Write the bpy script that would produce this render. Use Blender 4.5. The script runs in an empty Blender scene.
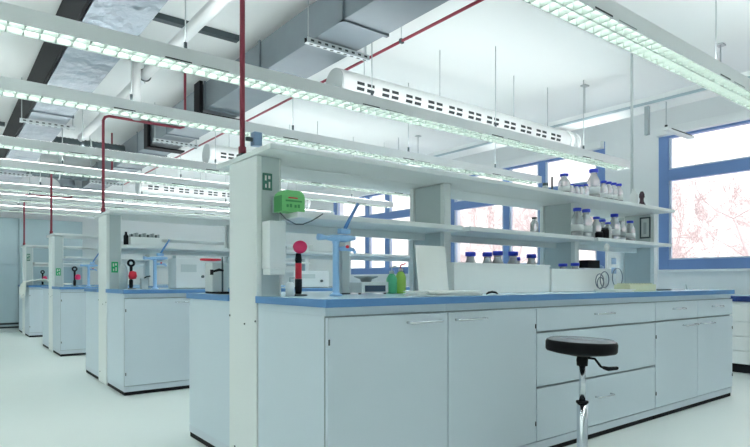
import bpy, bmesh, math, random
from mathutils import Vector, Matrix
random.seed(7)
S = bpy.context.scene
COL = S.collection
PI = math.pi

# ------------------------------------------------------------------ materials
def mat(name, col, rough=0.5, metal=0.0, emit=0.0, bump=0.0, bscale=20.0, var=0.03, vscale=3.0, trans=0.0, coat=0.0, spec=None, ior=None, stretch=None):
    m = bpy.data.materials.new(name); m.use_nodes = True
    nt = m.node_tree; b = nt.nodes['Principled BSDF']
    c = (*col, 1.0)
    b.inputs['Base Color'].default_value = c
    b.inputs['Roughness'].default_value = rough
    b.inputs['Metallic'].default_value = metal
    if coat: b.inputs['Coat Weight'].default_value = coat
    if spec is not None: b.inputs['Specular IOR Level'].default_value = spec
    if ior: b.inputs['IOR'].default_value = ior
    if trans: b.inputs['Transmission Weight'].default_value = trans
    if emit:
        b.inputs['Emission Color'].default_value = c
        b.inputs['Emission Strength'].default_value = emit
    tc = nt.nodes.new('ShaderNodeTexCoord')
    mp = nt.nodes.new('ShaderNodeMapping')
    if stretch: mp.inputs['Scale'].default_value = stretch
    nt.links.new(tc.outputs['Object'], mp.inputs['Vector'])
    if var:
        n = nt.nodes.new('ShaderNodeTexNoise'); n.inputs['Scale'].default_value = vscale; n.inputs['Detail'].default_value = 3
        nt.links.new(mp.outputs['Vector'], n.inputs['Vector'])
        mx = nt.nodes.new('ShaderNodeMix'); mx.data_type = 'RGBA'
        mx.inputs[6].default_value = (*[min(1, v * (1 - var)) for v in col], 1)
        mx.inputs[7].default_value = (*[min(1, v * (1 + var)) for v in col], 1)
        nt.links.new(n.outputs['Fac'], mx.inputs[0])
        nt.links.new(mx.outputs[2], b.inputs['Base Color'])
    if bump:
        n2 = nt.nodes.new('ShaderNodeTexNoise'); n2.inputs['Scale'].default_value = bscale; n2.inputs['Detail'].default_value = 4
        nt.links.new(mp.outputs['Vector'], n2.inputs['Vector'])
        bp = nt.nodes.new('ShaderNodeBump'); bp.inputs['Strength'].default_value = bump; bp.inputs['Distance'].default_value = 0.03
        nt.links.new(n2.outputs['Fac'], bp.inputs['Height'])
        nt.links.new(bp.outputs['Normal'], b.inputs['Normal'])
    return m

def glass_pane(name):
    m = bpy.data.materials.new(name); m.use_nodes = True
    nt = m.node_tree
    for n in list(nt.nodes): nt.nodes.remove(n)
    o = nt.nodes.new('ShaderNodeOutputMaterial'); t = nt.nodes.new('ShaderNodeBsdfTransparent')
    t.inputs['Color'].default_value = (0.97, 0.985, 0.98, 1)
    g = nt.nodes.new('ShaderNodeBsdfGlossy'); g.inputs['Roughness'].default_value = 0.02
    lw = nt.nodes.new('ShaderNodeLayerWeight'); lw.inputs['Blend'].default_value = .12
    ge = nt.nodes.new('ShaderNodeNewGeometry'); f = nt.nodes.new('ShaderNodeMath'); f.operation = 'MULTIPLY'
    iv = nt.nodes.new('ShaderNodeMath'); iv.operation = 'SUBTRACT'; iv.inputs[0].default_value = .35; iv.use_clamp = True
    nt.links.new(ge.outputs['Backfacing'], iv.inputs[1]); nt.links.new(iv.outputs[0], f.inputs[0]); nt.links.new(lw.outputs['Fresnel'], f.inputs[1])
    mx = nt.nodes.new('ShaderNodeMixShader')
    nt.links.new(f.outputs[0], mx.inputs[0]); nt.links.new(t.outputs[0], mx.inputs[1]); nt.links.new(g.outputs[0], mx.inputs[2])
    nt.links.new(mx.outputs[0], o.inputs['Surface'])
    return m

M = dict(
    wall=mat('wall_paint', (.85, .88, .885), .85, var=.012),
    ceil=mat('ceiling_paint', (.82, .86, .855), .9, var=.02, vscale=.6),
    floor=mat('floor_vinyl', (.75, .815, .79), .32, var=.02, vscale=.8, spec=.35),
    cab=mat('cabinet_laminate', (.68, .765, .835), .42, var=.012, spec=.35),
    rack=mat('rack_enamel', (.86, .895, .89), .45, var=.012),
    panel=mat('rack_panel_grey', (.58, .65, .66), .5, var=.02),
    plinth=mat('plinth_grey', (.66, .73, .80), .5),
    black=mat('black_rubber', (.010, .011, .014), .7, var=.1, spec=.2),
    bench=mat('worktop_pale_blue', (.50, .68, .82), .22, var=.02, spec=.6),
    edge=mat('worktop_blue_edge', (.11, .28, .57), .35, var=.03),
    navy=mat('navy_edge', (.02, .05, .22), .4),
    chrome=mat('chrome', (.72, .76, .80), .16, metal=1.0, var=.02),
    steel=mat('zinc_rod', (.50, .55, .56), .4, metal=.7),
    galv=mat('galvanised_sheet', (.24, .285, .315), .42, metal=.55, bump=.10, bscale=3.0, var=.10, vscale=5),
    foil=mat('foil_wrap', (.31, .37, .42), .30, metal=.65, bump=1.0, bscale=7.0, var=.12, vscale=4, stretch=(1, .6, 3)),
    strut=mat('strut_channel', (.62, .68, .69), .45, metal=.3),
    dark=mat('dark_gap', (.035, .045, .05), .7),
    darkm=mat('dark_metal', (.09, .12, .13), .45, metal=.5),
    lum=mat('luminaire_enamel', (.88, .915, .91), .5, var=.015),
    blade=mat('louvre_aluminium', (.26, .31, .285), .35, var=.01),
    tube=mat('fluorescent_tube', (.98, 1.0, .99), .5, emit=13.5, var=0),
    upfill=mat('uplight_fill', (.99, 1.0, 1.0), .5, emit=5.8, var=0),  # emission of the unseen strips added above the luminaires
    white=mat('white_enamel', (.87, .90, .90), .45, var=.015),
    cream=mat('cream_plastic', (.89, .91, .88), .5, var=.02),
    offw=mat('paper', (.86, .88, .84), .9, var=.03, vscale=9),
    red=mat('red_pipe_paint', (.33, .045, .075), .4, var=.05),
    sred=mat('signal_red', (.75, .02, .05), .35, var=.05),
    pink=mat('pinkish_red', (.85, .035, .16), .35, var=.04),
    blue=mat('tap_blue', (.33, .57, .86), .3, var=.04),
    dblue=mat('deep_tap_blue', (.09, .25, .55), .3, var=.04),
    cap=mat('bottle_cap_blue', (.03, .07, .72), .4, var=.04),
    frame=mat('window_frame_blue', (.17, .30, .60), .4, var=.03),
    framel=mat('window_bead', (.52, .63, .76), .4, var=.02),
    green=mat('green_card', (.20, .62, .22), .55, var=.04),
    dgreen=mat('dark_green_card', (.07, .34, .10), .55, var=.04),
    sign=mat('sign_green', (.03, .48, .18), .5, var=.04),
    sgrey=mat('sign_dark_green', (.07, .22, .17), .5, var=.04),
    lime=mat('lime_liquid', (.50, .80, .16), .3, var=.06),
    mint=mat('mint_liquid', (.14, .68, .36), .3, var=.06),
    bottle=mat('bottle_glass', (.96, .985, .99), .10, trans=.68, var=0, ior=1.35),
    brown=mat('amber_glass', (.06, .035, .05), .15, var=.05),
    grey=mat('device_grey', (.40, .46, .48), .5, var=.03),
    lgrey=mat('device_light_grey', (.62, .68, .68), .5, var=.02),
    display=mat('display_dark', (.07, .10, .16), .3, var=.1),
    tallc=mat('tall_cupboard_grey_blue', (.42, .53, .58), .5, var=.02),
    pane=glass_pane('window_glass'),
    white_ground=mat('white_ground', (.86, .84, .85), .9, var=.03, vscale=.3),  # unseen ground made white to brighten the branches
    bark=mat('paled_bark', (.80, .715, .72), .9, var=.06, vscale=4),  # bark paled, the overexposed look is put into its colour
    vinyl=mat('seat_vinyl', (.007, .007, .009), .6, var=.08, spec=.15),
    seat_top=mat('painted_seat_sheen', (.26, .27, .30), .22, var=.06, spec=.6),  # black vinyl lightened on top, glancing reflection put into the colour
    ylw=mat('pale_yellow_tray', (.72, .74, .52), .5, var=.03),
    tubing=mat('clear_tubing', (.13, .17, .22), .3, var=.1),
    sky_b=mat('pale_blue_plastic', (.30, .45, .68), .4, var=.03),
)

M['vinyl'].node_tree.nodes['Principled BSDF'].inputs['Sheen Weight'].default_value = .0
M['vinyl'].node_tree.nodes['Principled BSDF'].inputs['Sheen Roughness'].default_value = .2

# ------------------------------------------------------------------ mesh builder
class MB:
    def __init__(s): s.bm = bmesh.new(); s.mats = []
    def mi(s, m):
        if m not in s.mats: s.mats.append(m)
        return s.mats.index(m)
    def _fin(s, faces, m, smooth=False):
        i = s.mi(m)
        for f in faces: f.material_index = i; f.smooth = smooth
    def box(s, x0, x1, y0, y1, z0, z1, m, bev=0.0, faces=None):
        bm = s.bm
        v = [bm.verts.new(p) for p in ((x0,y0,z0),(x1,y0,z0),(x1,y1,z0),(x0,y1,z0),(x0,y0,z1),(x1,y0,z1),(x1,y1,z1),(x0,y1,z1))]
        fs = [bm.faces.new([v[i] for i in q]) for q in ((3,2,1,0),(4,5,6,7),(0,1,5,4),(2,3,7,6),(1,2,6,5),(3,0,4,7))]
        s._fin(fs, m)
        if faces:
            for k, mm in faces.items(): fs[dict(bottom=0, top=1, front=2, back=3, right=4, left=5)[k]].material_index = s.mi(mm)
        if bev:
            es = list({e for f in fs for e in f.edges})
            bmesh.ops.bevel(bm, geom=es, offset=bev, segments=2, affect='EDGES', profile=.7)
        return s
    def prism(s, pts, z0, z1, m, side=None):
        bm = s.bm
        a = [bm.verts.new((x, y, z0)) for x, y in pts]; b = [bm.verts.new((x, y, z1)) for x, y in pts]
        s._fin([bm.faces.new(a[::-1]), bm.faces.new(b)], m)
        n = len(pts)
        s._fin([bm.faces.new((a[i], a[(i+1) % n], b[(i+1) % n], b[i])) for i in range(n)], side or m)
        return s
    def tube(s, pts, r, m, n=10, caps=True, smooth=True):
        bm = s.bm; pts = [Vector(p) for p in pts]
        rs = r if isinstance(r, (list, tuple)) else [r] * len(pts)
        rings = []; up = None
        for i, p in enumerate(pts):
            t = (pts[min(i+1, len(pts)-1)] - pts[max(i-1, 0)]).normalized()
            if up is None:
                up = Vector((0, 0, 1)) if abs(t.z) < .9 else Vector((1, 0, 0))
            a = (up - t * up.dot(t)).normalized(); b = t.cross(a); up = a
            rings.append([bm.verts.new(p + (a * math.cos(2*PI*k/n) + b * math.sin(2*PI*k/n)) * rs[i]) for k in range(n)])
        fs = []
        for A, B in zip(rings, rings[1:]):
            for k in range(n): fs.append(bm.faces.new((A[k], A[(k+1) % n], B[(k+1) % n], B[k])))
        s._fin(fs, m, smooth)
        if caps: s._fin([bm.faces.new(rings[0][::-1]), bm.faces.new(rings[-1])], m)
        return s
    def lathe(s, prof, m, c=(0, 0, 0), n=24, rot=None, mats=None):
        bm = s.bm; R = rot or Matrix.Identity(3); c = Vector(c); rings = []
        for r, z in prof:
            if r < 1e-6: rings.append([bm.verts.new(R @ Vector((0, 0, z)) + c)])
            else: rings.append([bm.verts.new(R @ Vector((r*math.cos(2*PI*k/n), r*math.sin(2*PI*k/n), z)) + c) for k in range(n)])
        for i, (A, B) in enumerate(zip(rings, rings[1:])):
            fs = []
            for k in range(n):
                k2 = (k+1) % n
                if len(A) == 1 and len(B) == 1: continue
                if len(A) == 1: fs.append(bm.faces.new((A[0], B[k2], B[k])))
                elif len(B) == 1: fs.append(bm.faces.new((A[k], A[k2], B[0])))
                else: fs.append(bm.faces.new((A[k], A[k2], B[k2], B[k])))
            s._fin(fs, mats[i] if mats else m, True)
        return s
    def torus(s, c, R, r, m, axis='z', n=24, k=8):
        pts = []
        for i in range(n + 1):
            a = 2*PI*i/n
            p = dict(z=(math.cos(a), math.sin(a), 0), y=(math.cos(a), 0, math.sin(a)), x=(0, math.cos(a), math.sin(a)))[axis]
            pts.append(Vector(c) + Vector(p) * R)
        return s.tube(pts, r, m, n=k, caps=False)
    def build(s, name, parent=None, loc=None, autosmooth=False):
        bmesh.ops.recalc_face_normals(s.bm, faces=s.bm.faces)
        me = bpy.data.meshes.new(name); s.bm.to_mesh(me); s.bm.free()
        for m in s.mats: me.materials.append(m)
        o = bpy.data.objects.new(name, me); COL.objects.link(o)
        if parent is not None: o.parent = parent
        if loc is not None: o.location = loc
        return o

def tag(o, label=None, cat=None, group=None, kind=None):
    if label: o['label'] = label
    if cat: o['category'] = cat
    if group: o['group'] = group
    if kind: o['kind'] = kind
    return o
def thing(name, loc, label, cat, group=None, rz=0.0):
    o = bpy.data.objects.new(name, None); COL.objects.link(o)
    o.empty_display_size = .05; o.location = loc; o.rotation_euler = (0, 0, rz)
    return tag(o, label, cat, group)
def copy_tree(o, parent=None):
    c = o.copy(); COL.objects.link(c)
    if parent is not None: c.parent = parent
    for ch in list(o.children): copy_tree(ch, c)
    return c
def dup(o, loc, label, group=None, rz=None):
    c = copy_tree(o); c.location = loc; c['label'] = label
    if group: c['group'] = group
    if rz is not None: c.rotation_euler = (0, 0, rz)
    return c

# ------------------------------------------------------------------ measures
X0, X1 = 1.25, 5.32            # islands along x
YF, PITCH, WID = 1.94, 3.15, 1.60
H = .90; CEIL = 3.18; XW = 7.35; YB = 13.6
isl = ['front bench island', 'second bench island', 'third bench island', 'farthest bench island']

# ------------------------------------------------------------------ setting
tag(MB().box(-3, XW, -1.6, YB, -.1, 0, M['floor']).build('floor'), kind='structure')
tag(MB().box(-3, XW, -1.6, YB, CEIL, CEIL + .02, M['ceil']).build('ceiling'), kind='structure')
tag(MB().box(-3.2, XW + .3, YB, YB + .2, 0, CEIL, M['wall']).build('wall_back'), kind='structure')
tag(MB().box(-3.2, XW + .3, -1.8, -1.6, 0, CEIL, M['wall']).build('wall_front'), kind='structure')
tag(MB().box(-3.2, -3, -1.6, YB, 0, CEIL, M['wall']).build('wall_left'), kind='structure')
WZ0, WZ1 = 1.12, 2.92
wins = [(.48, 3.54), (4.28, 7.33), (8.08, 11.13)]
w = MB().box(XW, XW + .3, -1.6, YB, 0, WZ0, M['wall']).box(XW, XW + .3, -1.6, YB, WZ1, CEIL, M['wall'])
ed = [-1.6] + [v for a in wins for v in a] + [YB]
for i in range(0, len(ed), 2): w.box(XW, XW + .3, ed[i], ed[i+1], WZ0, WZ1, M['wall'])
tag(w.build('wall_right'), kind='structure')
for i, (a, b) in enumerate(wins):
    r = bpy.data.objects.new('window_%d' % (i + 1), None); COL.objects.link(r); r.location = (XW, a, WZ0); r['kind'] = 'structure'
    L, Hh = b - a, WZ1 - WZ0; F = .125; x0, x1 = .0, .09
    f = MB()
    f.box(x0, x1, 0, F, 0, Hh, M['frame'], .006).box(x0, x1, L - F, L, 0, Hh, M['frame'], .006)
    f.box(x0, x1, F, L - F, 0, F, M['frame'], .006).box(x0, x1, F, L - F, Hh - F, Hh, M['frame'], .006)
    f.build('frame', r)
    q = MB().box(x0, x1, F, L - F, 1.13, 1.27, M['frame'], .006); q.build('rail', r)
    for yy in (1.05, 1.74):
        MB().box(x0 + .002, x1, yy - .06, yy + .06, F, 1.13, M['frame'], .006).box(x0 + .002, x1, yy - .06, yy + .06, 1.27, Hh - F, M['frame'], .006).build('mullion', r)
    ys = [F, .99, 1.11, 1.68, 1.80, L - F]
    for k in range(0, 6, 2):
        for z0, z1 in ((F, 1.13), (1.27, Hh - F)):
            p = MB().box(.05, .056, ys[k], ys[k+1], z0, z1, M['pane']); p.build('pane', r)
            y0_, y1_ = ys[k], ys[k+1]; t = .028
            MB().box(.012, .045, y0_, y0_ + t, z0, z1, M['framel']).box(.012, .045, y1_ - t, y1_, z0, z1, M['framel']).box(.012, .045, y0_ + t, y1_ - t, z0, z0 + t * .6, M['framel']).build('bead', r)
    MB().box(-.10, -.002, .01, L - .01, Hh - .10, Hh - .002, M['white'], .01).build('blind_box', r)
    MB().box(-.05, .02, 0, L, -.03, -.001, M['white'], .004).build('sill', r)
tag(MB().box(7.66, 60, -25, 50, -1.2, -1.0, M['white_ground']).build('ground'), kind='structure')

# ------------------------------------------------------------------ cabinets
def handle(x, z, wd, parent, y=-.002):
    h = MB()
    h.tube([(x - wd/2, y, z), (x - wd/2, y - .026, z), (x - wd/2 + .01, y - .032, z), (x + wd/2 - .01, y - .032, z), (x + wd/2, y - .026, z), (x + wd/2, y, z)], .0055, M['chrome'], n=8)
    o = h.build('handle', parent); o['label'] = 'chrome bow handle'
DT = .019
def cabinet(wd, loc, label, kindc, dep=.625, side='r', group=None, back=False):
    t = thing('base_cabinet', loc, label, 'cabinet', group)
    if back: t.rotation_euler = (0, 0, PI)
    b = MB()
    b.box(.001, wd - .001, DT + .003, dep, .076, .83, M['cab'], faces=dict(front=M['grey']))
    b.box(.001, wd - .001, .014, dep, .8305, .865, M['cab'])
    b.build('body', t)
    MB().box(.001, wd - .001, .007, dep - .01, .031, .0755, M['plinth']).build('plinth', t)
    o = MB().box(.004, wd - .004, .014, dep - .014, .0005, .0305, M['black']).build('foot_strip', t); o['label'] = 'black foot strip'
    def door(x0, x1, z0, z1, hx, hz, hinge):
        d = MB().box(x0, x1, 0, DT, z0, z1, M['cab'], .0025).build('door', t)
        handle(hx, hz, .20 if wd < 1 else .2, d)
        for hz_ in (z0 + .10, z1 - .10):
            MB().tube([(hinge + (.0095 if hinge < x0 + .01 else -.0095), -.001, hz_ - .012), (hinge + (.0095 if hinge < x0 + .01 else -.0095), -.001, hz_ + .012)], .004, M['dark'], n=8).build('hinge', d)
    def drawer(x0, x1, z0, z1, hw=.15):
        d = MB().box(x0, x1, 0, DT, z0, z1, M['cab'], .0025).build('drawer', t)
        handle((x0 + x1)/2, z0 + (z1 - z0)*.60, hw, d)
    g = .0035
    if kindc == 'door':
        hx = wd - .16 if side == 'r' else .15
        door(g, wd - g, .083, .824, hx, .787, .0 if side == 'r' else wd)
    elif kindc == 'drawers':
        drawer(g, wd - g, .694, .824, .19); drawer(g, wd - g, .386, .682, .17); drawer(g, wd - g, .083, .374, .17)
    elif kindc == 'mix':
        h = wd/2
        drawer(g, h - g/2, .694, .824, .15); drawer(h + g/2, wd - g, .694, .824, .15)
        door(g, h - g/2, .083, .682, h - .15, .645, 0); door(h + g/2, wd - g, .083, .682, h + .15, .645, wd)
    elif kindc == 'blank':
        MB().box(g, wd - g, 0, DT, .083, .824, M['cab'], .0025).build('door', t)
    return t

xs = [X0, 1.94, 2.63, 3.98, X1]
for k in range(4):
    y = YF + PITCH * k; nm = isl[k]
    cabinet(xs[1] - xs[0], (xs[0], y, 0), 'pale door cabinet at the aisle end of the %s' % nm, 'door', side='r', group='base cabinets of the bench islands')
    if k < 3:
        cabinet(xs[2] - xs[1], (xs[1], y, 0), 'pale door cabinet second from the aisle end of the %s' % nm, 'door', side='l', group='base cabinets of the bench islands')
    if k == 0:
        cabinet(xs[3] - xs[2], (xs[2], y, 0), 'wide pale grey cabinet of three drawers behind the black stool', 'drawers', group='base cabinets of the bench islands')
        cabinet(xs[4] - xs[3], (xs[3], y, 0), 'pale cabinet with two small drawers over two doors, nearest the window', 'mix', group='base cabinets of the bench islands')
    cabinet(xs[1] - xs[0], (xs[1], y + WID, 0), 'pale cabinet on the far side of the end column of the %s' % nm, 'blank', back=True, group='base cabinets of the bench islands')
    # worktop with a notch for the service column
    c = y + WID/2
    pts = [(X0-.012, y-.012), (X1+.012, y-.012), (X1+.012, y+WID+.012), (X0-.012, y+WID+.012), (X0-.012, c+.168), (X0+.135, c+.168), (X0+.135, c-.168), (X0-.012, c-.168)]
    o = MB().prism(pts, .8665, H, M['bench'], M['edge']).build('worktop')
    tag(o, 'pale blue worktop with a strong blue edge on the %s' % nm, 'worktop', 'blue worktops')

# ------------------------------------------------------------------ service racks
def rack(k):
    y = YF + PITCH * k; c = y + WID/2; nm = isl[k]
    t = thing('service_rack', (X0, c, 0), 'white two level shelf rack rising from the %s' % nm, 'shelf rack', 'shelf racks on the bench islands')
    w2 = .165
    tw = MB().box(-.004, .024, -w2, w2, .001, 1.598, M['rack'], .004).box(.0242, .122, -w2 + .004, w2 - .004, .001, 1.598, M['panel']).box(.1222, .132, -w2, w2, H + .001, 1.598, M['rack'], .002)
    tw.build('end_column', t)
    for yy, zz in ((-.155, .775), (-.03, .755), (.155, .79), (.09, .10)):
        MB().tube([(-.0042, yy, zz), (-.008, yy, zz)], .005, M['darkm'], n=8).build('screw', t)
    for cx in (1.29, 2.73, 4.01):
        q = MB()
        q.box(cx, cx + .06, -w2, -w2 + .035, H + .001, 1.598, M['rack'], .003).box(cx, cx + .06, w2 - .035, w2, H + .001, 1.598, M['rack'], .003)
        q.box(cx + .014, cx + .05, -w2 + .038, w2 - .038, H + .001, 1.598, M['panel'])
        q.build('column', t)
    for a, b in ((-.33, -.002), (.002, .33)):
        MB().box(-.012, 4.072, a, b, 1.60, 1.626, M['rack'], .004).build('top_shelf', t)
    # lower shelves per bay, front and back of the columns
    for a, b in ((.134, 1.288), (1.352, 2.728), (2.792, 4.008)):
        MB().box(a, b, -.33, .33, 1.285, 1.313, M['rack'], .004).build('lower_shelf', t)
        MB().box(a + .02, b - .02, -.012, .012, 1.24, 1.284, M['rack']).build('shelf_rail', t)
    return t
for k in range(4): rack(k)

# ------------------------------------------------------------------ wall bench under the window
BX = 6.71
for j, (a, b, lab) in enumerate(((1.86, 2.50, 'white drawer unit with black kick visible just right of the front island'), (2.505, 3.14, 'white drawer unit with black kick, hidden mostly behind the front island'), (1.215, 1.855, 'white drawer unit with black kick under the window, nearest the camera'))):
    t = thing('drawer_unit', (BX, b, 0), lab, 'cabinet', 'drawer units along the window wall', rz=-PI/2)
    wd = b - a
    MB().box(.001, wd - .001, .022, .60, .095, .755, M['white']).build('body', t)
    o = MB().box(.002, wd - .002, .035, .59, .0005, .094, M['black']).build('kick_board', t); o['label'] = 'black kick board'
    for z0, z1 in ((.10, .235), (.243, .385), (.393, .54), (.548, .75)):
        d = MB().box(.004, wd - .004, 0, .02, z0, z1, M['white'], .002).build('drawer', t)
        handle(wd/2, (z0 + z1)/2 + .02, .15, d)
o = MB().box(BX - .015, XW - .003, -.8, YB - .9, .757, .815, M['bench'], faces=dict(left=M['navy'], front=M['navy'])).build('wall_worktop')
tag(o, 'long blue worktop with dark navy edge running under the window', 'worktop')

# ------------------------------------------------------------------ tall cupboards on the back wall
tx = [-2.34, -1.14, .06, 1.26, 2.38]
for i in range(4):
    t = thing('tall_cupboard', (tx[i], 13.02, 0), ['', '', 'grey blue tall cupboard with a black base at the far left end of the aisle', 'grey blue tall cupboard at the back wall behind the farthest bench island'][i] or 'grey blue tall cupboard outside the left edge of the photo', 'cupboard', 'tall cupboards on the back wall')
    wd = tx[i+1] - tx[i] - .004
    MB().box(0, wd, .022, .56, .10, 2.2, M['tallc']).build('body', t)
    MB().box(.004, wd/2 - .002, 0, .02, .17, 1.28, M['tallc'], .002).build('door', t)
    MB().box(wd/2 + .002, wd - .004, 0, .02, .17, 1.28, M['tallc'], .002).build('door', t)
    MB().box(.004, wd - .03, 0, .02, 1.30, 2.19, M['tallc'], .002).build('upper_door', t)
    o = MB().box(.002, wd - .002, .005, .55, .0005, .10, M['lgrey']).box(.002, wd - .002, -.004, .02, .13, .165, M['dark']).box(.002, wd - .002, -.004, .02, .06, .095, M['dark']).build('plinth', t)
    o['label'] = 'plinth with two dark lines'

# ------------------------------------------------------------------ luminaires
LX0, LX1 = -2.6, 6.45
def luminaire(loc, label):
    t = thing('linear_luminaire', loc, label, 'ceiling light', 'hanging louvre light runs')
    L = LX1 - LX0; wy = .085
    h = MB().box(0, L, -wy, -wy + .006, 0, .09, M['lum'], faces=dict(back=M['blade'])).box(0, L, wy - .006, wy, 0, .09, M['lum'], faces=dict(front=M['blade']))
    h.box(0, L, -wy + .0065, wy - .0065, .080, .09, M['blade']).box(0, .006, -wy + .0065, wy - .0065, 0, .0775, M['lum']).box(L - .006, L, -wy + .0065, wy - .0065, 0, .0775, M['lum'])
    for q in range(6):
        x = .75 + q*1.46
        h.box(x, x + .16, -wy - .0012, -wy - .0002, .004, .013, M['dark']).box(x + .22, x + .40, -wy - .0012, -wy - .0002, .004, .010, M['blade'])
    h.build('housing', t)
    lv = MB(); n = int(L/.078)
    for i in range(1, n):
        x = L*i/n; a = wy - .008
        lv.prism([(x - .004, -a), (x + .004, -a), (x + .0015, -.03), (x + .0015, .03), (x + .004, a), (x - .004, a), (x - .0015, .03), (x - .0015, -.03)], .003, .050, M['blade'])
    lv.box(.01, L - .01, -.003, .003, .006, .045, M['blade'])
    lv.build('louvre', t)
    for yy in (-.038, .038):
        o = MB().tube([(.05, yy, .066), (L - .05, yy, .066)], .009, M['tube'], n=8).build('tube', t)
    MB().box(.05, L - .05, -.03, .03, .0935, .102, M['upfill'], faces=dict(bottom=M['lum'])).build('added_uplight', t)  # hidden glowing strip added to brighten the ceiling
    j = 0
    xx = .9
    while xx < L:
        MB().tube([(xx, 0, .103), (xx, 0, CEIL - loc[2] - .001)], .0045, M['steel'], n=6).tube([(xx, 0, .104), (xx, 0, .16)], .011, M['darkm'], n=8).build('hanger', t)
        j += 1; xx += 1.46
    return t
LZ = 2.30
labs = ['white louvre light run across the top right corner', 'long louvre light run over the back of the front island, below the slotted duct',
        'louvre light run second from the top at the left edge of the photo', 'louvre light run third from the top at the left edge of the photo',
        'louvre light run fourth from the top at the left edge of the photo', 'louvre light run fifth from the top at the left edge of the photo',
        'louvre light run over the farthest bench island, second from the back wall', 'louvre light run nearest the back wall']
lum0 = None
for i, yc in enumerate((1.61, 3.515, 4.76, 6.665, 7.91, 9.815, 11.06, 12.75)):
    if lum0 is None: lum0 = luminaire((LX0, yc, LZ), labs[i])
    else: dup(lum0, (LX0, yc, LZ), labs[i])
dup(lum0, (LX0, .365, LZ), 'unseen added louvre light run over the camera, above the top edge of the photo')  # added out of view to light the stool and cabinet fronts

# ------------------------------------------------------------------ slotted round air ducts
def slot_duct(loc, label, L=3.16):
    t = thing('slotted_air_duct', loc, label, 'air duct', 'round white slotted air ducts')
    R = .131
    b = MB()
    b.tube([(0, 0, 0), (.02, 0, 0), (L, 0, 0)], [R, R, R], M['rack'], n=40)
    s = b
    x = .17
    while x < L - .15:
        for dx in (0, .104):
            for a in (-16, 3):
                an = math.radians(a)
                yy, zz = -math.cos(an)*(R + .0008), math.sin(an)*(R + .0008)
                ty, tz = math.sin(an)*.0125, math.cos(an)*.0125
                ox, oy, oz = x + dx, yy, zz
                v = [s.bm.verts.new((ox + ex*.037, oy + sg*ty, oz + sg*tz)) for ex, sg in ((-1, -1), (1, -1), (1, 1), (-1, 1))]
                n_ = Vector((0, -math.cos(an), math.sin(an)))*.0015
                v2 = [s.bm.verts.new(q.co + n_) for q in v]
                fs = [s.bm.faces.new(v2), s.bm.faces.new(v[::-1])] + [s.bm.faces.new((v[i], v[(i+1) % 4], v2[(i+1) % 4], v2[i])) for i in range(4)]
                s._fin(fs, M['dark'])
        x += .265
    b.build('shell', t)
    o = MB().tube([(-.012, 0, 0), (-.0006, 0, 0)], R*.985, M['lgrey'], n=40).build('end_cap', t); o['label'] = 'grey round end cap'
    c = MB().tube([(L + .001, 0, 0), (L + .06, 0, 0)], R + .012, M['white'], n=40).tube([(L + .0605, 0, 0), (L + .16, 0, 0)], R - .02, M['lgrey'], n=32).tube([(L + .161, 0, 0), (L + .20, 0, 0)], R + .006, M['white'], n=32)
    c.build('collar', t)
    for xx in (.30, 1.2, 2.3, 2.9):
        MB().tube([(xx, 0, R + .001), (xx, 0, CEIL - loc[2] - .001)], .004, M['steel'], n=6).build('hanger', t)
    return t
sd = slot_duct((2.59, 3.90, 2.597), 'white round duct with paired dark slots over the front bench island')
dup(sd, (2.72, 7.05, 2.597), 'white round slotted duct whose round end shows left of the front column')
dup(sd, (2.72, 10.20, 2.597), 'white round slotted duct over the third bench island')

# ------------------------------------------------------------------ galvanised ducts along y
def rect_duct(x0, x1, z0, z1, label, m, y0=-1.2, y1=13.4, fl=1.25, off=.3):
    t = thing('ventilation_duct', (x0, 0, z0), label, 'air duct', 'rectangular metal ventilation ducts')
    wd, hh = x1 - x0, z1 - z0
    b = MB(); n = 30
    b.box(0, wd, y0, y1, 0, hh, m, .006); b.build('shell', t)
    y = y0 + off
    while y < y1:
        MB().box(-.014, -.0008, y, y + .03, -.012, hh + .01, M['galv']).box(wd + .0008, wd + .014, y, y + .03, -.012, hh + .01, M['galv']).box(-.014, wd + .014, y, y + .03, -.012, -.0008, M['galv']).build('flange', t)
        y += fl
    return t
dl = rect_duct(.78, 1.155, 2.75, 3.10, 'foil wrapped ventilation duct running to the back, upper left of the photo', M['foil'], fl=2.1, off=1.75)
o = MB().box(-.034, -.0145, -1.2, 13.4, -.004, .352, M['black']).build('black_side_sheet', dl); o['label'] = 'black sheet on the left side'  # thin sheet that makes this side of the duct black
d2 = rect_duct(2.18, 2.56, 2.75, 3.02, 'smooth galvanised ventilation duct running to the back, top centre of the photo', M['galv'], off=.62)
for yy in (5.72, 7.55):
    o = MB().box(-.05, -.0145, yy, yy + .16, -.03, .29, M['black']).box(-.05, .43, yy, yy + .16, -.05, -.0305, M['black']).build('flexible_collar', d2); o['label'] = 'black flexible collar'
def strut(x0, x1, y, z, label):
    t = thing('strut_channel', (x0, y, z), label, 'bracket', 'perforated strut channels under the ducts')
    L = x1 - x0
    b = MB().box(0, L, -.02, .02, 0, .004, M['strut']).box(0, L, -.02, -.016, .0042, .04, M['strut']).box(0, L, .016, .02, .0042, .04, M['dark'])
    s = b; x = .03
    while x < L - .04:
        s.box(x, x + .028, -.008, .008, -.0012, -.0002, M['dark']); s.box(x, x + .028, -.0212, -.0202, .014, .028, M['dark']); x += .06
    b.build('channel', t)
    for xx in (.02, L - .02):
        MB().tube([(xx, 0, .0045), (xx, 0, CEIL - z - .001)], .005, M['steel'], n=6).build('threaded_rod', t)
for i, y in enumerate((3.54, 7.2, 10.9)):
    strut(2.10, 2.66, y, 2.695, ['perforated strut channel under the galvanised duct, top centre of the photo', 'perforated strut channel under the galvanised duct just past the third light run',
          'perforated strut channel under the galvanised duct near the back'][i])
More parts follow.
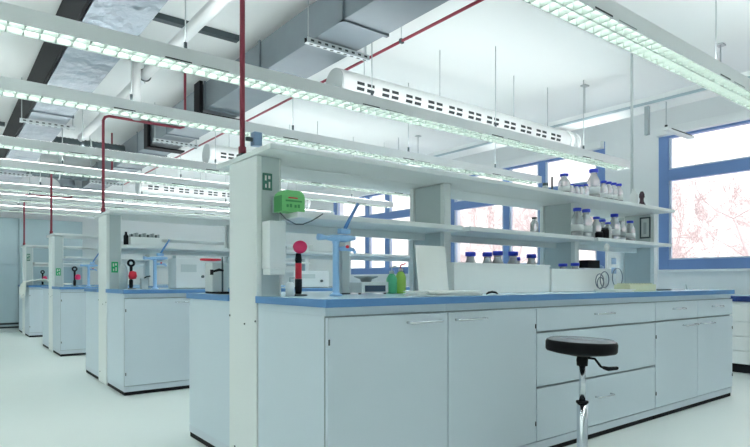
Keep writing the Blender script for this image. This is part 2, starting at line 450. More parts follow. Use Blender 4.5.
for i, y in enumerate((7.2, 10.9)):
    strut(.70, 1.235, y, 2.695, ['strut channel under the foil wrapped duct just past the third light run', 'strut channel under the foil wrapped duct near the back'][i])

# other pipes
t = thing('drain_pipe', (1.50, 0, 2.86), 'white round pipe running to the back between the two metal ducts', 'pipe')
MB().tube([(0, -1.2, 0), (0, 8.3, 0)], .046, M['white'], n=20).build('pipe_run', t)
MB().tube([(0, 3.10, -.075), (0, 3.10, CEIL - 2.861)], .006, M['steel'], n=6).torus((0, 3.10, 0), .053, .006, M['darkm'], 'y').build('pipe_clip', t)
MB().tube([(0, 5.4, -.075), (0, 5.4, CEIL - 2.861)], .006, M['steel'], n=6).torus((0, 5.4, 0), .053, .006, M['darkm'], 'y').build('pipe_clip', t)
t = thing('drain_drop', (1.39, 5.25, 2.40), 'short white vertical pipe dropping behind the second light run', 'pipe')
MB().tube([(0, 0, 0), (0, 0, .60)], .035, M['white'], n=16).tube([(0, 0, .601), (0, 0, CEIL - 2.401)], .03, M['white'], n=16).build('pipe_run', t)
MB().tube([(0, 0, .50), (0, 0, .56)], .042, M['lgrey'], n=16).build('pipe_collar', t)
for i, (a, b, y, z, lb) in enumerate(((1.24, 2.14, 4.8, 3.13, 'dark ceiling channel running sideways into the galvanised duct'), (-2.5, .74, 4.6, 3.13, 'dark ceiling channel at the upper left beside the foil wrapped duct'), (-2.5, .74, 7.4, 3.13, 'dark ceiling channel at the left edge between the second and third light runs'), (-2.5, .74, 9.4, 3.13, 'dark ceiling channel at the left edge near the third light run'))):
    o = MB().box(a, b, y - .035, y + .035, z, CEIL - .001, M['darkm'], .004).build('ceiling_channel')
    tag(o, lb, 'channel', 'dark ceiling channels')
for i, (y, lb) in enumerate(((8.75, 'dark spiral branch duct between the two metal ducts above the third light run'), (11.3, 'dark spiral branch duct near the back wall'))):
    t = thing('branch_duct', (1.19, y, 2.86), lb, 'air duct', 'dark round branch ducts')
    b = MB(); pts = [(0, 0, 0)]; rr = [.08]
    x = .0
    while x < .94:
        pts += [(x + .02, 0, 0), (x + .035, 0, 0), (x + .05, 0, 0)]; rr += [.08, .086, .08]; x += .05
    b.tube(pts, rr, M['darkm'], n=20); b.build('spiral_shell', t)
    MB().torus((.5, 0, 0), .096, .010, M['lgrey'], 'x').tube([(.5, 0, .107), (.5, 0, CEIL - 2.861)], .005, M['steel'], n=6).build('pipe_clip', t)
t = thing('elbow_duct', (1.95, 12.0, 2.72), 'grey round elbow duct hanging near the back wall', 'air duct')
b = MB(); pts = [(.30*math.cos(a) - .3, 0, .30*math.sin(a)) for a in [PI/2*i/8 for i in range(9)]]
b.tube(pts, .13, M['galv'], n=24); b.tube([(0, 0, -.08), (0, 0, -.001)], .14, M['darkm'], n=24); b.build('shell', t)
MB().tube([(-.3, 0, .435), (-.3, 0, CEIL - 2.721)], .005, M['steel'], n=6).build('hanger', t)

# red pipes
t = thing('red_ceiling_pipe', (3.14, 0, 3.03), 'thin red pipe running to the back under the ceiling right of the galvanised duct', 'pipe')
MB().tube([(0, -1.2, 0), (0, 12.9, 0)], .0125, M['red'], n=12).build('pipe_run', t)
for y in (1.9, 3.70, 5.35, 7.0, 8.6, 10.2):
    MB().tube([(0, y, .0145), (0, y, CEIL - 3.031)], .004, M['lgrey'], n=6).box(-.022, .022, y - .01, y + .01, .135, .149, M['lgrey']).box(-.018, .018, y - .013, y + .013, -.018, .018, M['darkm']).build('pipe_clip', t)
for k in range(4):
    c = YF + PITCH*k + WID/2
    t = thing('red_riser_pipe', (X0 + .012, c + .035, 1.627), ['red vertical pipe from the front bench column up to the ceiling', 'red pipe rising from the second bench column and bending sideways under the lights', 'red pipe rising from the third bench column', 'red pipe rising from the farthest bench column'][k], 'pipe', 'red riser pipes')
    b = MB()
    if k == 0: b.tube([(0, 0, .012), (0, 0, CEIL - 1.628)], .0135, M['red'], n=12)
    else:
        zz = .945
        b.tube([(0, 0, .012), (0, 0, zz - .05), (.015, 0, zz - .015), (.05, 0, zz), (.74, 0, zz), (.78, 0, zz + .02), (.79, 0, zz + .06), (.79, 0, CEIL - 1.628)], .0135, M['red'], n=12)
    b.build('pipe_run', t)
    q = MB().box(-.02, .06, -.03, .03, .0005, .012, M['darkm'], .002).tube([(0, 0, .0125), (0, 0, .05)], .02, M['red'], n=12)
    if k == 0: MB().box(.045, .09, -.05, .0, .06, .13, M['sky_b'], .004).box(.008, .0455, -.03, -.02, .08, .10, M['darkm']).build('valve', t)
    q.build('base_clamp', t)
t = thing('white_riser_pipe', (5.17, 2.74, 1.6265), 'thin white vertical pipe from the right end of the top shelf to the ceiling', 'pipe')
MB().tube([(0, 0, .012), (0, 0, CEIL - 1.628)], .0125, M['lgrey'], n=12).build('pipe_run', t)
MB().box(-.03, .03, -.03, .03, .0005, .0118, M['lgrey']).build('base_plate', t)

# cable trunking along the window side
t = thing('cable_trunking', (5.70, 0, 2.76), 'pale grey cable trunking running under the ceiling near the window', 'cable tray')
MB().box(0, .26, -1.2, 8.2, 0, .085, M['lum'], .004).build('tray', t)
MB().tube([(-.03, -1.2, .012), (-.03, 8.2, .012)], .014, M['tallc'], n=10).build('conduit', t)
for y in (.8, 2.2, 3.6, 5.0, 6.4):
    MB().tube([(.06, y, .0855), (.06, y, CEIL - 2.761)], .006, M['steel'], n=6).box(.02, .10, y - .03, y + .03, CEIL - 2.775, CEIL - 2.761, M['steel']).build('hanger', t)
MB().box(.02, .06, 2.86, 2.90, -.29, -.0005, M['grey']).build('drop_strut', t)
t = thing('hanging_rail', (5.72, 2.68, 2.47), 'short pale rail hanging on a thin rod in front of the upper window', 'bracket')
MB().box(-.03, .56, -.03, .03, 0, .03, M['white'], .003).build('rail', t)
MB().box(.05, .5, -.032, -.0305, .018, .028, M['dark']).build('slot', t)
MB().tube([(0, 0, .031), (0, 0, .285)], .004, M['steel'], n=6).tube([(0, 0, .0305), (0, 0, .055)], .014, M['dark'], n=8).build('hanger', t)

# ------------------------------------------------------------------ stool
t = thing('lab_stool', (2.528, 1.594, 0), 'round black padded stool on a chrome post in front of the drawers', 'stool')
rt = Matrix.Rotation(math.radians(2.2), 3, Vector((.6, -.8, 0)))
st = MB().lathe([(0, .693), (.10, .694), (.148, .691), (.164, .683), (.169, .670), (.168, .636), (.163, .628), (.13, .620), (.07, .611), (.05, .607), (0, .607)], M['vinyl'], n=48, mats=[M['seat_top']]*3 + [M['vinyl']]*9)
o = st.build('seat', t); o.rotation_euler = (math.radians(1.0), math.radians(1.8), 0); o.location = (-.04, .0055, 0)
MB().lathe([(0, .6065), (.024, .6065), (.028, .585), (.026, .555), (.0, .555)], M['black'], n=20).build('hub', t)
o = MB().tube([(.03, -.01, .592), (.055, -.035, .588), (.075, -.055, .550), (.088, -.065, .543)], .006, M['black'], n=8).tube([(.084, -.062, .545), (.105, -.078, .538), (.14, -.105, .542), (.145, -.109, .544)], [.008, .011, .009, .003], M['black'], n=10).build('height_lever', t)
o = MB().tube([(0, 0, .38), (0, 0, .5545)], .0155, M['chrome'], n=20).build('piston', t)
MB().tube([(0, 0, .371), (0, 0, .3795)], .030, M['black'], n=24).build('collar', t)
MB().lathe([(0, .370), (.026, .370), (.026, .14), (.034, .12), (.036, .075), (0, .075)], M['chrome'], n=24).build('post', t)
for i in range(5):
    a = 2*PI*i/5 - PI/2; ca, sa = math.cos(a), math.sin(a)
    lg = MB().tube([(ca*.037, sa*.037, .10), (ca*.14, sa*.14, .085), (ca*.255, sa*.255, .045)], [.02, .016, .012], M['chrome'], n=10).build('leg', t)
    MB().lathe([(0, 0.0005), (.018, .0005), (.02, .012), (.013, .031), (0, .031)], M['black'], c=(ca*.255, sa*.255, 0), n=12).build('foot', lg)

# ------------------------------------------------------------------ bottles
def bottle(r, h, loc, label, group, capm='cap', body='bottle', liquid=None, capw=.62):
    t = thing('reagent_bottle', loc, label, 'bottle', group)
    nk = r*.52
    hb = h*.90
    MB().lathe([(0, .0008), (r*.94, .0008), (r, r*.08), (r, hb*.66), (r*.9, hb*.74), (nk*1.1, hb*.88), (nk, hb*.91), (nk, hb*.985), (0, hb*.985)], M[body], n=20).build('body', t)
    MB().lathe([(0, h*.895), (capw*r, h*.895), (capw*r, h*.992), (capw*r*.93, h), (0, h)], M[capm], n=20).build('cap', t)
    if liquid:
        MB().lathe([(0, h*.2), (r*1.01, h*.2), (r*1.01, h*.42), (0, h*.42)], M[liquid], n=20).build('paper_label', t)
    return t
ZT, ZS = 1.6265, 1.3135
G1 = 'blue capped bottles on the top shelf'
top = [(3.80, .17, .045, 'single blue capped bottle nearest the left end of the bottle row on the top shelf'),
       (3.905, .103, .024, 'first of the short blue capped vials left of the tallest top shelf bottle'), (3.968, .103, .024, 'second of the short blue capped vials left of the tallest top shelf bottle'),
       (4.03, .108, .024, 'third of the short blue capped vials left of the tallest top shelf bottle'), (4.092, .12, .028, 'last short blue capped vial, touching distance left of the tallest top shelf bottle'),
       (4.208, .255, .050, 'tallest blue capped bottle on the top shelf'),
       (4.357, .177, .034, 'leftmost of the four equal blue capped bottles in a row on the top shelf'), (4.434, .177, .034, 'second from left of the four equal blue capped bottles on the top shelf'),
       (4.513, .177, .034, 'third from left of the four equal blue capped bottles on the top shelf'), (4.593, .177, .034, 'rightmost of the four equal blue capped bottles in a row on the top shelf')]
for x, h, r, lb in top: bottle(r, h, (x, 2.55, ZT), lb, G1, liquid='white' if h > .15 else None, capw=.72)
bottle(.034, .16, (4.843, 2.55, ZT), 'white capped bottle near the right end of the top shelf', 'white capped bottles', capm='white', body='white', capw=.45)
t = thing('dark_flask', (4.985, 2.55, ZT), 'small dark brown flask at the right end of the top shelf', 'flask')
MB().lathe([(0, .001), (.035, .001), (.036, .02), (.018, .06), (.016, .085), (.024, .10), (.022, .125), (.012, .15), (0, .15)], M['brown'], n=18).build('body', t)
t = thing('clamp_stand', (3.665, 2.55, ZT), 'small dark clamp stand left of the single blue capped bottle on the top shelf', 'stand')
MB().box(-.03, .05, -.03, .03, .0005, .012, M['darkm'], .003).build('base', t)
MB().tube([(-.02, 0, .0125), (-.02, 0, .13)], .007, M['darkm'], n=8).build('rod', t)
t = thing('small_jar', (3.52, 2.52, ZT), 'small dark capped jar leftmost on the top shelf', 'jar')
MB().lathe([(0, .001), (.022, .001), (.022, .04), (.016, .046), (0, .046)], M['lgrey'], n=16).build('body', t)
MB().lathe([(0, .0465), (.02, .0465), (.02, .066), (0, .066)], M['darkm'], n=16).build('cap', t)
G2 = 'blue capped bottles on the lower shelf'
sec = [(3.905, 2.505, .225, .046, 'leftmost tall blue capped bottle on the lower shelf of the right bay'), (4.027, 2.505, .225, .046, 'second tall blue capped bottle on the lower shelf of the right bay'),
       (4.247, 2.55, .185, .040, 'left of the two mid height blue capped bottles behind the black jars'), (4.422, 2.60, .178, .040, 'right of the two mid height blue capped bottles behind the black jars'),
       (4.318, 2.49, .140, .034, 'shortest blue capped bottle on the lower shelf beside the black jars'), (4.524, 2.55, .228, .046, 'tall blue capped bottle at the middle of the right bay lower shelf'),
       (4.78, 2.55, .187, .042, 'blue capped bottle nearest the framed notice on the lower shelf')]
for x, y, h, r, lb in sec: bottle(r, h, (x, y, ZS), lb, G2, liquid='white' if r > .041 else None, capw=.68)
bottle(.03, .12, (3.39, 2.52, ZS), 'lone dark capped bottle on the lower shelf of the middle bay', 'lone bottles', capm='dark', capw=.6)
bottle(.038, .205, (4.672, 2.57, ZS), 'grey banded bottle between the blue capped bottles on the lower shelf', 'grey bottles', capm='lgrey', liquid='grey')
for x, y, h, lb in ((4.112, 2.445, .05, 'lower left black jar at the front edge of the lower shelf'), (4.199, 2.445, .085, 'taller right black jar at the front edge of the lower shelf')):
    t = thing('black_jar', (x, y, ZS), lb, 'jar', 'black jars on the lower shelf')
    MB().lathe([(0, .0008), (.03, .0008), (.031, h*.8), (.024, h*.86), (0, h*.86)], M['black'], n=18).build('body', t)
    MB().lathe([(0, h*.865), (.026, h*.865), (.026, h), (0, h)], M['dark'], n=18).build('lid', t)
def tub(x0, x1, y0, y1, h, label):
    t = thing('storage_tub', ((x0+x1)/2, (y0+y1)/2, H), label, 'tub', 'white storage tubs on the front worktop')
    a, b, w_ = (x1-x0)/2, (y1-y0)/2, .004
    q = MB().box(-a, a, -b, b, .0008, .005, M['cream']).box(-a, a, -b, -b+w_, .0052, h, M['cream']).box(-a, a, b-w_, b, .0052, h, M['cream']).box(-a, -a+w_, -b+w_+.0002, b-w_-.0002, .0052, h, M['cream']).box(a-w_, a, -b+w_+.0002, b-w_-.0002, .0052, h, M['cream'])
    q.build('wall', t)
    MB().box(-a-.004, a+.004, -b-.004, -b-.0004, h-.014, h, M['cream'], .001).box(-a-.004, a+.004, b+.0004, b+.004, h-.014, h, M['cream'], .001).build('rim', t)
tub(2.385, 3.31, 2.335, 2.55, .185, 'long white tub holding six blue capped bottles on the front worktop')
tub(3.335, 4.04, 2.335, 2.55, .160, 'shorter lower white tub right of the long one on the front worktop')
G3 = 'blue capped bottles standing in the white tubs'
for i, (x, y, h, r, lb) in enumerate(((2.647, 2.45, .252, .047, 'leftmost blue capped bottle in the long white tub, standing apart'), (2.805, 2.45, .255, .045, 'left one of the touching pair of blue capped bottles in the long tub'),
        (2.907, 2.45, .266, .048, 'right one of the touching pair of blue capped bottles in the long tub'), (3.065, 2.45, .268, .048, 'blue capped bottle between the pairs in the long white tub'),
        (3.165, 2.49, .235, .026, 'thin blue capped bottle beside the last bottle in the long tub'), (3.250, 2.44, .255, .048, 'rightmost blue capped bottle in the long white tub'),
        (3.635, 2.45, .198, .046, 'left blue capped bottle in the shorter lower tub'), (3.79, 2.45, .205, .046, 'right blue capped bottle in the shorter lower tub'))):
    bottle(r, h, (x, y, H + .0052), lb, G3, liquid=None, capw=.70)

# ------------------------------------------------------------------ things on the front worktop
def at(k): return PITCH*k
def tap(k, label):
    t = thing('laboratory_tap', ((1.567, 1.62, 1.655)[k], 2.35 + at(k), H), label, 'tap', 'blue taps on the bench islands')
    MB().lathe([(0, .0006), (.032, .0006), (.032, .008), (.020, .014), (.017, .02), (.016, .26), (.019, .265), (.019, .272), (0, .272)], M['blue'], n=20).build('column', t)
    MB().tube([(-.105, 0, .290), (-.09, 0, .290), (-.06, 0, .288), (-.02, 0, .288), (.05, 0, .288), (.09, 0, .292), (.115, 0, .292)], [.016, .016, .010, .017, .019, .014, .010], M['blue'], n=14).lathe([(0, .2725), (.02, .2725), (.02, .30), (0, .30)], M['blue'], n=16).build('cross_arm', t)
    l = MB().box(.018, .078, -.016, .016, .312, .338, M['blue'], .004).build('lever_collar', t)
    MB().tube([(.055, 0, .339), (.075, 0, .375), (.125, 0, .455), (.135, 0, .47)], [.010, .009, .008, .010], M['dblue'], n=10).build('lever', t)
    MB().tube([(.0172, -.005, .235), (.045, -.012, .238), (.085, -.03, .232), (.095, -.034, .215)], [.010, .012, .010, .008], M['blue'], n=10).build('spout', t)
    o = MB().lathe([(0, 0), (.008, 0), (.008, .01), (0, .01)], M['sred'], c=(.05, -.022, .246), n=10, rot=Matrix.Rotation(PI/2, 3, 'X')).build('button', t)
tap(0, 'blue tap with a slanted lever on the front worktop'); tap(1, 'blue tap with a slanted lever on the second worktop'); tap(2, 'small blue tap on the third worktop')

def sprayer(loc, label, style):
    t = thing('eyewash_sprayer', loc, label, 'hand shower', 'red hand sprayers on the bench islands')
    MB().lathe([(0, .0006), (.045, .0006), (.045, .006), (.02, .010), (.0, .010)], M['darkm'], n=20).build('holder', t)
    MB().lathe([(0, .0105), (.015, .0105), (.018, .03), (.018, .085), (0, .085)], M['black'], n=16).build('grip', t)
    if style == 0:
        MB().lathe([(0, .0855), (.0165, .0855), (.0165, .165), (0, .165)], M['sred'], n=16).build('sleeve', t)
        MB().lathe([(0, .1655), (.015, .1655), (.018, .18), (.013, .215), (0, .215)], M['black'], n=16).build('neck', t)
        R = Vector((0, 0, 1)).rotation_difference(Vector((-.45, -.75, .45))).to_matrix()
        o = MB().lathe([(0, -.024), (.014, -.024), (.021, -.004), (.034, .010), (.036, .020), (.030, .025), (0, .026)], M['pink'], c=(.006, -.006, .238), n=24, rot=R).build('spray_head', t)
    else:
        MB().lathe([(0, .0855), (.012, .0855), (.014, .22), (0, .22)], M['black'], n=16).build('neck', t)
        MB().torus((0, 0, .242), .026, .011, M['black'], 'y', n=24).build('spray_head', t)
        MB().lathe([(0, -.03), (.03, -.025), (.038, 0), (.03, .04), (0, .05)], M['sred'] if style == 1 else M['pink'], c=(0 if style == 1 else .03, -.055, .12), n=18).build('sleeve', t)
sprayer((1.44, 2.50, H), 'red headed hand sprayer standing upright on the front worktop', 0)
sprayer((1.425, 2.42 + at(1), H), 'black ringed red hand sprayer on the second worktop beside the grey flask', 1)
sprayer((1.50, 2.45 + at(2), H), 'small black ringed pink hand sprayer on the third worktop', 2)
sprayer((1.55, 2.72 + at(3), H), 'tiny black hand sprayer on the farthest bench behind the white cloth', 2)

t = thing('grey_flask', (1.345, 2.40 + at(1) + .02, H), 'tall dark grey flask left of the hand sprayer on the second worktop', 'flask')
t.location = (1.345, 2.37 + at(1), H)
MB().lathe([(0, .0008), (.038, .0008), (.039, .15), (.032, .20), (.016, .225), (0, .23)], M['grey'], n=18).build('body', t)
t = thing('grey_block', (1.545, 2.42 + at(1) - .05, H), 'small grey block device right of the hand sprayer on the second worktop', 'device')
t.location = (1.50, 2.27 + at(1), H)
MB().box(-.03, .03, -.03, .03, .0008, .10, M['grey'], .004).build('body', t)
MB().tube([(0, 0, .1005), (.02, -.01, .115), (.05, -.02, .12)], .006, M['dark'], n=8).build('nozzle', t)

t = thing('towel_dispenser', (1.318, 2.530, 1.005), 'white paper dispenser box on the side of the front end column', 'dispenser')
MB().box(-.045, .045, -.042, .043, .03, .265, M['white'], .006).build('case', t)
MB().box(-.040, .040, -.038, .04, 0, .0295, M['rack'], .003).build('tray', t)
MB().tube([(.0455, -.01, .16), (.055, -.02, .14), (.052, -.02, .10), (.047, -.01, .08)], .004, M['darkm'], n=8).build('latch', t)
t = thing('soap_pump', (1.375, 2.47, H), 'small white pump jar under the paper dispenser', 'jar')
MB().lathe([(0, .0008), (.022, .0008), (.022, .06), (.012, .07), (0, .07)], M['white'], n=16).build('body', t)
MB().tube([(0, 0, .0705), (0, 0, .09), (.02, -.01, .092)], .005, M['grey'], n=8).build('pump', t)
def sign(loc, w_, h_, label, m='sign', rz=0):
    t = thing('safety_sign', loc, label, 'sign', 'green safety signs on the end columns', rz)
    MB().box(0, w_, -.003, -.0006, 0, h_, M[m]).build('plate', t)
    q = MB(); a = w_; b = h_
    q.box(a*.22, a*.40, -.0042, -.0032, b*.56, b*.86, M['offw']).box(a*.58, a*.80, -.0042, -.0032, b*.66, b*.86, M['offw']).box(a*.26, a*.40, -.0042, -.0032, b*.14, b*.36, M['offw']).box(a*.62, a*.78, -.0042, -.0032, b*.14, b*.50, M['offw'])
    q.build('pictogram', t)
sign((1.280, 2.5785, 1.43), .052, .085, 'dark green safety sign high on the front end column', 'sgrey')
sign((1.290, 2.5785 + at(1), 1.055), .058, .10, 'bright green safety sign low on the second end column')
sign((1.290, 2.5785 + at(2), 1.05), .058, .10, 'bright green safety sign low on the third end column')
sign((1.280, 2.5785 + at(3), 1.34), .055, .13, 'small dark green safety sign on the farthest end column', 'sgrey')
t = thing('switch_box', (1.323, 2.53, 1.3135), 'small grey box beside the green carton on the lower shelf', 'box')
t.location = (1.38, 2.56, 1.3135)
MB().box(-.05, -.004, -.018, .012, .0008, .09, M['grey'], .003).build('case', t)
t = thing('green_carton', (1.382, 2.488, ZS), 'green cardboard carton with rounded top on the lower shelf by the front column', 'box')
a, b, h_ = .063, .042, .082
MB().box(-a, a, -b, b, .0008, h_, M['green'], .002, ).build('body', t)
o = MB().box(-a - .0016, -a - .0003, -b + .002, b - .002, .003, h_ - .003, M['dgreen']).build('side_panel', t); o['label'] = 'dark green side'
fl = MB(); P_ = [(-a + .003, h_ + .0006), (a - .003, h_ + .0006), (a - .003, h_ + .008), (a - .022, h_ + .024), (-a + .022, h_ + .024), (-a + .003, h_ + .008)]
va = [fl.bm.verts.new((x, -b + .002, z)) for x, z in P_]; vb = [fl.bm.verts.new((x, b - .002, z)) for x, z in P_]
n = len(P_)
fl._fin([fl.bm.faces.new(va[::-1]), fl.bm.faces.new(vb)] + [fl.bm.faces.new((va[i], va[(i+1) % n], vb[(i+1) % n], vb[i])) for i in range(n)], M['green']); fl.build('lid', t)
q = MB()
q.box(-.030, .022, -b - .0014, -b - .0004, .066, .072, M['sred']).box(-.045, .046, -b - .0014, -b - .0004, .050, .058, M['dgreen'])
for i, x in enumerate((-.04, -.022, .004, .022)): q.box(x, x + .012, -b - .0014, -b - .0004, .022, .036 + .003*(i % 2), M['dgreen'])
q.build('print', t)
t = thing('hanging_cable', (1.40, 2.398, 1.27), 'thin dark cable looping down from the lower shelf edge by the front column', 'cable')
MB().tube([(-.12, .0, .03), (-.09, -.005, -.0), (-.04, -.01, -.022), (.0, -.01, -.02), (.05, -.008, .0), (.09, -.004, .022), (.12, .0, .04)], .003, M['darkm'], n=8).build('wire', t)
t = thing('grey_post', (1.80, 2.62, H), 'slim grey service post behind the blue tap on the front worktop', 'post')
MB().box(-.025, .025, -.02, .02, .008, .255, M['lgrey'], .004).build('shaft', t)
MB().box(-.028, .028, -.023, .023, .0006, .0078, M['black']).build('foot', t)
t = thing('bench_balance', (1.955, 2.62, H), 'white bench balance with a dark display behind the front worktop edge', 'balance')
MB().box(-.095, .095, -.09, .09, .008, .07, M['white'], .006).build('body', t)
MB().box(-.075, .07, -.0925, -.0905, .015, .05, M['display']).build('display', t)
MB().lathe([(0, .0705), (.03, .0705), (.035, .085), (.07, .098), (.07, .103), (0, .103)], M['grey'], n=24).build('pan', t)
MB().tube([(-.09, -.06, .0005), (-.09, -.06, .0075)], .008, M['black'], n=8).tube([(.09, -.06, .0005), (.09, -.06, .0075)], .008, M['black'], n=8).tube([(-.09, .07, .0005), (-.09, .07, .0075)], .008, M['black'], n=8).build('foot', t)
for x, y, m_, lb, hh in ((2.13, 2.60, 'mint', 'mint green wash bottle right of the bench balance', .11), (2.20, 2.60, 'lime', 'lime green spray bottle beside the leaning white sheet', .125)):
    t = thing('wash_bottle', (x, y, H), lb, 'bottle', 'green wash bottles on the front worktop')
    MB().lathe([(0, .0008), (.03, .0008), (.032, .01), (.032, hh*.8), (.02, hh), (.012, hh + .008), (0, hh + .008)], M[m_], n=20).build('body', t)
    MB().lathe([(0, hh + .0085), (.015, hh + .0085), (.015, hh + .025), (0, hh + .025)], M['white'], n=14).tube([(0, 0, hh + .0255), (0, 0, hh + .045), (.03, -.01, hh + .055)], .0045, M['sred'] if m_ == 'lime' else M['lgrey'], n=8).build('spray_top', t)
t = thing('white_sheet', (2.20, 2.31, H), 'tall blank white sheet leaning against the second column', 'board')
o = MB().box(-.115, .115, -.003, .003, .0006, .275, M['cream'], .001).build('board', t); o.rotation_euler = (math.radians(-7), 0, 0); o.location = (0, .0, .001)
t = thing('paper_pile', (2.10, 2.12, H), 'loose pile of white papers in front of the leaning sheet', 'papers')
for i in range(4):
    o = MB().box(-.20, .17, -.10, .10, .0006 + i*.0060, .0060 + i*.0060, M['offw']).build('sheet', t); o.rotation_euler = (0, 0, math.radians((3, -6, 8, -2)[i]))
t = thing('black_clip', (2.352, 2.02, H), 'small curved black clip at the front edge of the worktop', 'clip')
MB().tube([(-.045, 0, .006), (-.03, 0, .013), (0, 0, .017), (.03, 0, .013), (.045, 0, .006)], [.004, .006, .006, .006, .004], M['black'], n=8).build('clip_body', t)
t = thing('pale_tray', (4.05, 2.12, H), 'pale yellow plastic tray near the right end of the front worktop', 'tray')
MB().box(-.19, .19, -.06, .06, .0006, .05, M['ylw'], .006).build('body', t)
q = MB()
for i in range(9): q.box(-.175 + i*.04, -.155 + i*.04, -.045, .045, .0505, .058, M['ylw'], .001)
q.build('ribs', t)
t = thing('paper_sheets', (3.70, 2.08, H), 'white paper sheets left of the pale yellow tray', 'papers')
for i in range(3):
    o = MB().box(-.13, .13, -.07, .07, .0006 + i*.0060, .0060 + i*.0060, M['offw']).build('sheet', t); o.rotation_euler = (0, 0, math.radians((2, 9, -5)[i]))
t = thing('dark_pen', (4.50, 2.12, H), 'dark pen lying on the worktop by the right column', 'pen')
MB().tube([(-.12, 0, .007), (.10, 0, .007), (.12, 0, .007)], [.006, .006, .002], M['darkm'], n=8).build('barrel', t)
t = thing('white_clip', (4.82, 2.10, H), 'small white plastic clip near the right end of the worktop', 'clip')
MB().tube([(-.035, 0, .006), (-.01, 0, .02), (0, 0, .045), (.012, 0, .02), (.04, 0, .006)], .005, M['lgrey'], n=8).build('clip_body', t)
t = thing('tubing_stand', (3.89, 2.265, H), 'white stand with dark tubing loops and blue clips beside the yellow tray', 'stand')
MB().box(-.09, .10, -.04, .04, .0006, .014, M['white'], .003).build('base', t)
MB().tube([(.01, 0, .0145), (.02, 0, .29)], .009, M['white'], n=10).lathe([(0, -.03), (.018, -.02), (.02, .02), (0, .035)], M['cream'], c=(.022, 0, .32), n=14).build('rod', t)
for i, (x, z, R_) in enumerate(((-.09, .075, .052), (-.045, .085, .058), (-.12, .06, .042), (.09, .10, .07))):
    MB().torus((x, -.01 - .012*i, z), R_, .0035, M['tubing'], 'y', n=28).build('tubing_loop', t)
for z in (.13, .20): MB().prism([(.05, -.02), (.12, -.02), (.12, .02)], z, z + .045, M['sky_b']).build('clip', t)
t = thing('bench_instrument', (4.55, 2.80, H), 'white bench instrument with a black top unit behind the tubing stand', 'device')
MB().box(-.25, .25, -.11, .12, .0008, .185, M['white'], .006).build('body', t)
MB().box(-.16, .02, -.09, .08, .186, .255, M['black'], .004).build('top_unit', t)
MB().tube([(.05, -.02, .2), (.10, -.03, .215), (.16, -.02, .205), (.22, 0, .2)], .012, M['sky_b'], n=8).build('hose', t)
t = thing('notice_frame', (5.2575, 2.655, 1.375), 'dark framed notice on the right end column', 'frame')
MB().box(-.010, -.002, -.05, -.038, 0, .20, M['darkm']).box(-.010, -.002, .038, .05, 0, .20, M['darkm']).box(-.010, -.002, -.0375, .0375, 0, .014, M['darkm']).box(-.010, -.002, -.0375, .0375, .186, .20, M['darkm']).build('frame', t)
MB().box(-.006, -.002, -.0375, .0375, .0145, .1855, M['lgrey']).build('sheet', t)
MB().box(-.009, -.0065, -.012, .014, .04, .15, M['grey']).build('picture', t)

# device and ring stand on the far half of the front worktop
t = thing('grey_device', (1.335, 3.30, H), 'tall light grey device with black feet left of the front end column', 'device')
MB().box(-.05, .05, -.06, .06, .012, .185, M['lgrey'], .004).build('case', t)
for x in (-.04, .04):
    MB().box(x - .009, x + .009, -.055, .055, .0006, .0118, M['black']).build('foot', t)
t = thing('ring_stand', (1.305, 3.14, H), 'black stand with a red ring left of the front end column', 'stand')
MB().box(-.03, .03, -.05, .05, .0006, .012, M['black'], .002).build('base', t)
MB().tube([(0, 0, .0125), (0, 0, .215)], .0055, M['darkm'], n=8).build('rod', t)
MB().torus((-.055, .04, .198), .055, .006, M['sred'], 'z').build('ring', t)
MB().tube([(0, -.012, .135), (-.025, -.014, .14), (-.065, -.01, .128)], [.006, .008, .006], M['black'], n=8).tube([(-.068, -.01, .11), (-.068, -.01, .14)], .010, M['black'], n=8).build('clamp', t)

# second bench shelf tray, cloth on the last bench
t = thing('white_bottle_tray', (1.56, 5.63, ZS), 'white tray of small dark topped vials on the second bench shelf', 'tray')
MB().box(-.14, .14, -.07, .07, .0008, .075, M['rack'], .004).build('box', t)
q = MB()
for i in range(11):
    for j in range(2): q.lathe([(0, .0755), (.010, .0755), (.010, .10 + .008*((i*7 + j*3) % 3)), (0, .105)], M['grey'] if (i + j) % 3 else M['darkm'], c=(-.122 + i*.0245, -.03 + j*.06, 0), n=8)
o = q.build('vials', t); tag(o, 'dark vial tops', kind='stuff')
t = thing('black_bottle', (1.388, 5.60, ZS), 'small black bottle at the left end of the second bench shelf', 'bottle')
MB().lathe([(0, .0008), (.022, .0008), (.022, .08), (.010, .10), (.010, .12), (0, .12)], M['black'], n=14).build('body', t)
cl = MB(); nx, ny = 26, 16; g = []
for i in range(nx + 1):
    row = []
    for j in range(ny + 1):
        u, v = i/nx, j/ny
        wob = .012*math.sin(v*17 + u*5) + .01*math.sin(v*29)
        if u < .3:                                   # hangs over the aisle end
            x = 1.190 - .02*(1 - u/.3) + wob*.8; z = .70 + .235*(u/.3) + .03*math.sin(v*8)*(1 - u/.3)
        else:
            q_ = (u - .3)/.7; x = 1.192 + q_*.72
            z = .925 + .085*math.sin(PI*min(1, q_*1.15 + .12))*(.55 + .45*abs(math.sin(v*6 + q_*5))) + .012*math.sin(q_*19 + v*11)
        y = 11.37 + v*.60 + .02*math.sin(u*13)
        if y < 11.375: y = 11.372
        row.append(cl.bm.verts.new((x, y, z)))
    g.append(row)
fs = [cl.bm.faces.new((g[i][j], g[i+1][j], g[i+1][j+1], g[i][j+1])) for i in range(nx) for j in range(ny)]
cl._fin(fs, M['offw'], True)
o = cl.build('white_cloth'); sm = o.modifiers.new('s', 'SOLIDIFY'); sm.thickness = .006
tag(o, 'crumpled white cloth lying on the farthest bench worktop', 'cloth')
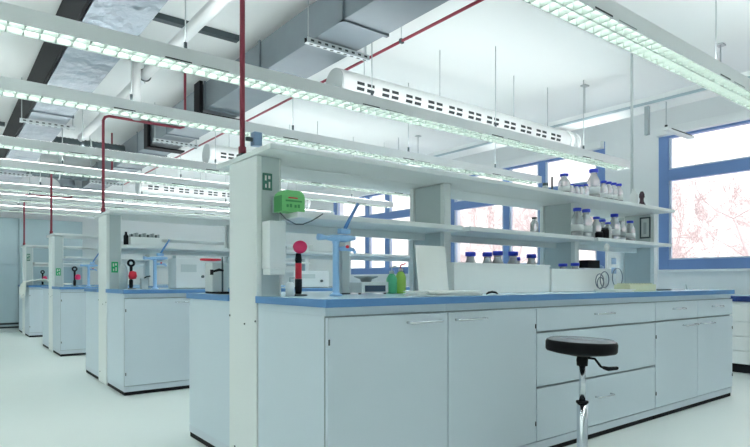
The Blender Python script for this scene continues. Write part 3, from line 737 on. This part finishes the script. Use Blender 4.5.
# white boxes and devices standing along the second bench
for x, y, w_, d_, h_, lb in ((2.02, 5.72, .34, .24, .30, 'squat white device left on the second worktop, right of the blue tap'), (2.62, 5.56, .30, .26, .22, 'low white device in the middle of the second worktop'), (3.35, 5.62, .46, .20, .19, 'wide white box on the second worktop seen under the front shelf')):
    t = thing('bench_device', (x, y, H), lb, 'device', 'white devices on the second worktop')
    MB().box(-w_/2, w_/2, -d_/2, d_/2, .006, h_, M['white'], .008).build('case', t)
    MB().box(-w_*.36, w_*.1, -d_/2 - .003, -d_/2 - .0005, h_*.55, h_*.8, M['lgrey']).build('panel', t)
    MB().tube([(w_*.28, -d_/2 - .0005, h_*.4), (w_*.28, -d_/2 - .02, h_*.4)], .014, M['darkm'], n=12).build('knob', t)
    MB().box(-w_/2 + .01, w_/2 - .01, -d_/2 + .01, d_/2 - .01, .0005, .0055, M['black']).build('foot', t)

# ------------------------------------------------------------------ bare trees outside
def tree(loc, h, seed):
    rnd = random.Random(seed); q = MB()
    def grow(p, d, L, r, lev):
        pts = [p]; dd = d.copy(); n_ = 4 if lev < 3 else 3
        for i in range(n_):
            dd = (dd + Vector((rnd.uniform(-.2, .2), rnd.uniform(-.2, .2), rnd.uniform(-.06, .10)))).normalized()
            v = pts[-1] + dd*L/n_
            v.x = max(-.9, min(.9, v.x)); v.y = max(-.98, min(.98, v.y)); pts.append(v)
        q.tube(pts, [max(.003, r*(1 - .6*i/n_)) for i in range(n_ + 1)], M['bark'], n=6 if lev < 2 else 3, caps=False)
        if lev < 4:
            for i in range((13, 8, 7, 6)[lev]):
                k = rnd.randint(1, n_)
                nd = (dd*.35 + Vector((rnd.uniform(-1, 1), rnd.uniform(-1, 1), rnd.uniform(-.45, .75)))).normalized()
                grow(pts[k], nd, L*rnd.uniform(.34, .5), max(.0045, r*.36), lev + 1)
    grow(Vector((0, 0, 0)), Vector((0, 0, 1)), h, .045, 0)
    t = thing('bare_tree', loc, 'bare pale branched tree outside the windows', 'tree', 'bare trees outside the windows')
    q.build('branches', t)
    return t
proto = [tree((11.3, 1.4, -1.0), 3.0, 41), tree((13.2, 2.4, -1.0), 3.2, 42), tree((15.1, 1.4, -1.0), 3.5, 43)]
for i in range(15):
    row = i % 3; n = i//3 + 1
    dup(proto[(row + n) % 3], ((11.3, 13.2, 15.1)[row], (1.4, 2.4, 1.4)[row] + 2.0*n, -1.0), 'bare pale branched tree outside the windows', rz=PI*(n % 2))

# ------------------------------------------------------------------ world, camera, view
wd = bpy.data.worlds.new('overcast_sky'); S.world = wd; wd.use_nodes = True
bg = wd.node_tree.nodes['Background']; bg.inputs[0].default_value = (1.0, .915, .915, 1); bg.inputs[1].default_value = .90

cd = bpy.data.cameras.new('camera'); cam = bpy.data.objects.new('camera', cd); COL.objects.link(cam)
F = 566.0
cd.sensor_fit = 'HORIZONTAL'; cd.sensor_width = 36.0; cd.lens = F/750*36
cd.shift_y = (281 - 223.5)/750; cd.shift_x = -1.7/750; cd.clip_start = .02; cd.clip_end = 200
cam.location = (0, 0, .975)
yaw = math.atan2(.790, .613)    # world +x lies this far right of the view axis
fw = Vector((math.cos(yaw), math.sin(yaw), 0))
cam.rotation_euler = fw.to_track_quat('-Z', 'Y').to_euler()
S.camera = cam
vs = S.view_settings
S.display_settings.display_device = 'sRGB'
vs.view_transform = 'Standard'; vs.look = 'None'; vs.gamma = 1.0; vs.exposure = 1.2; vs.use_curve_mapping = False
cy = S.cycles
cy.use_denoising = True
cy.max_bounces = 10; cy.diffuse_bounces = 6; cy.glossy_bounces = 4; cy.transmission_bounces = 8; cy.transparent_max_bounces = 12
cy.sample_clamp_indirect = 6.0; cy.caustics_reflective = False; cy.caustics_refractive = False
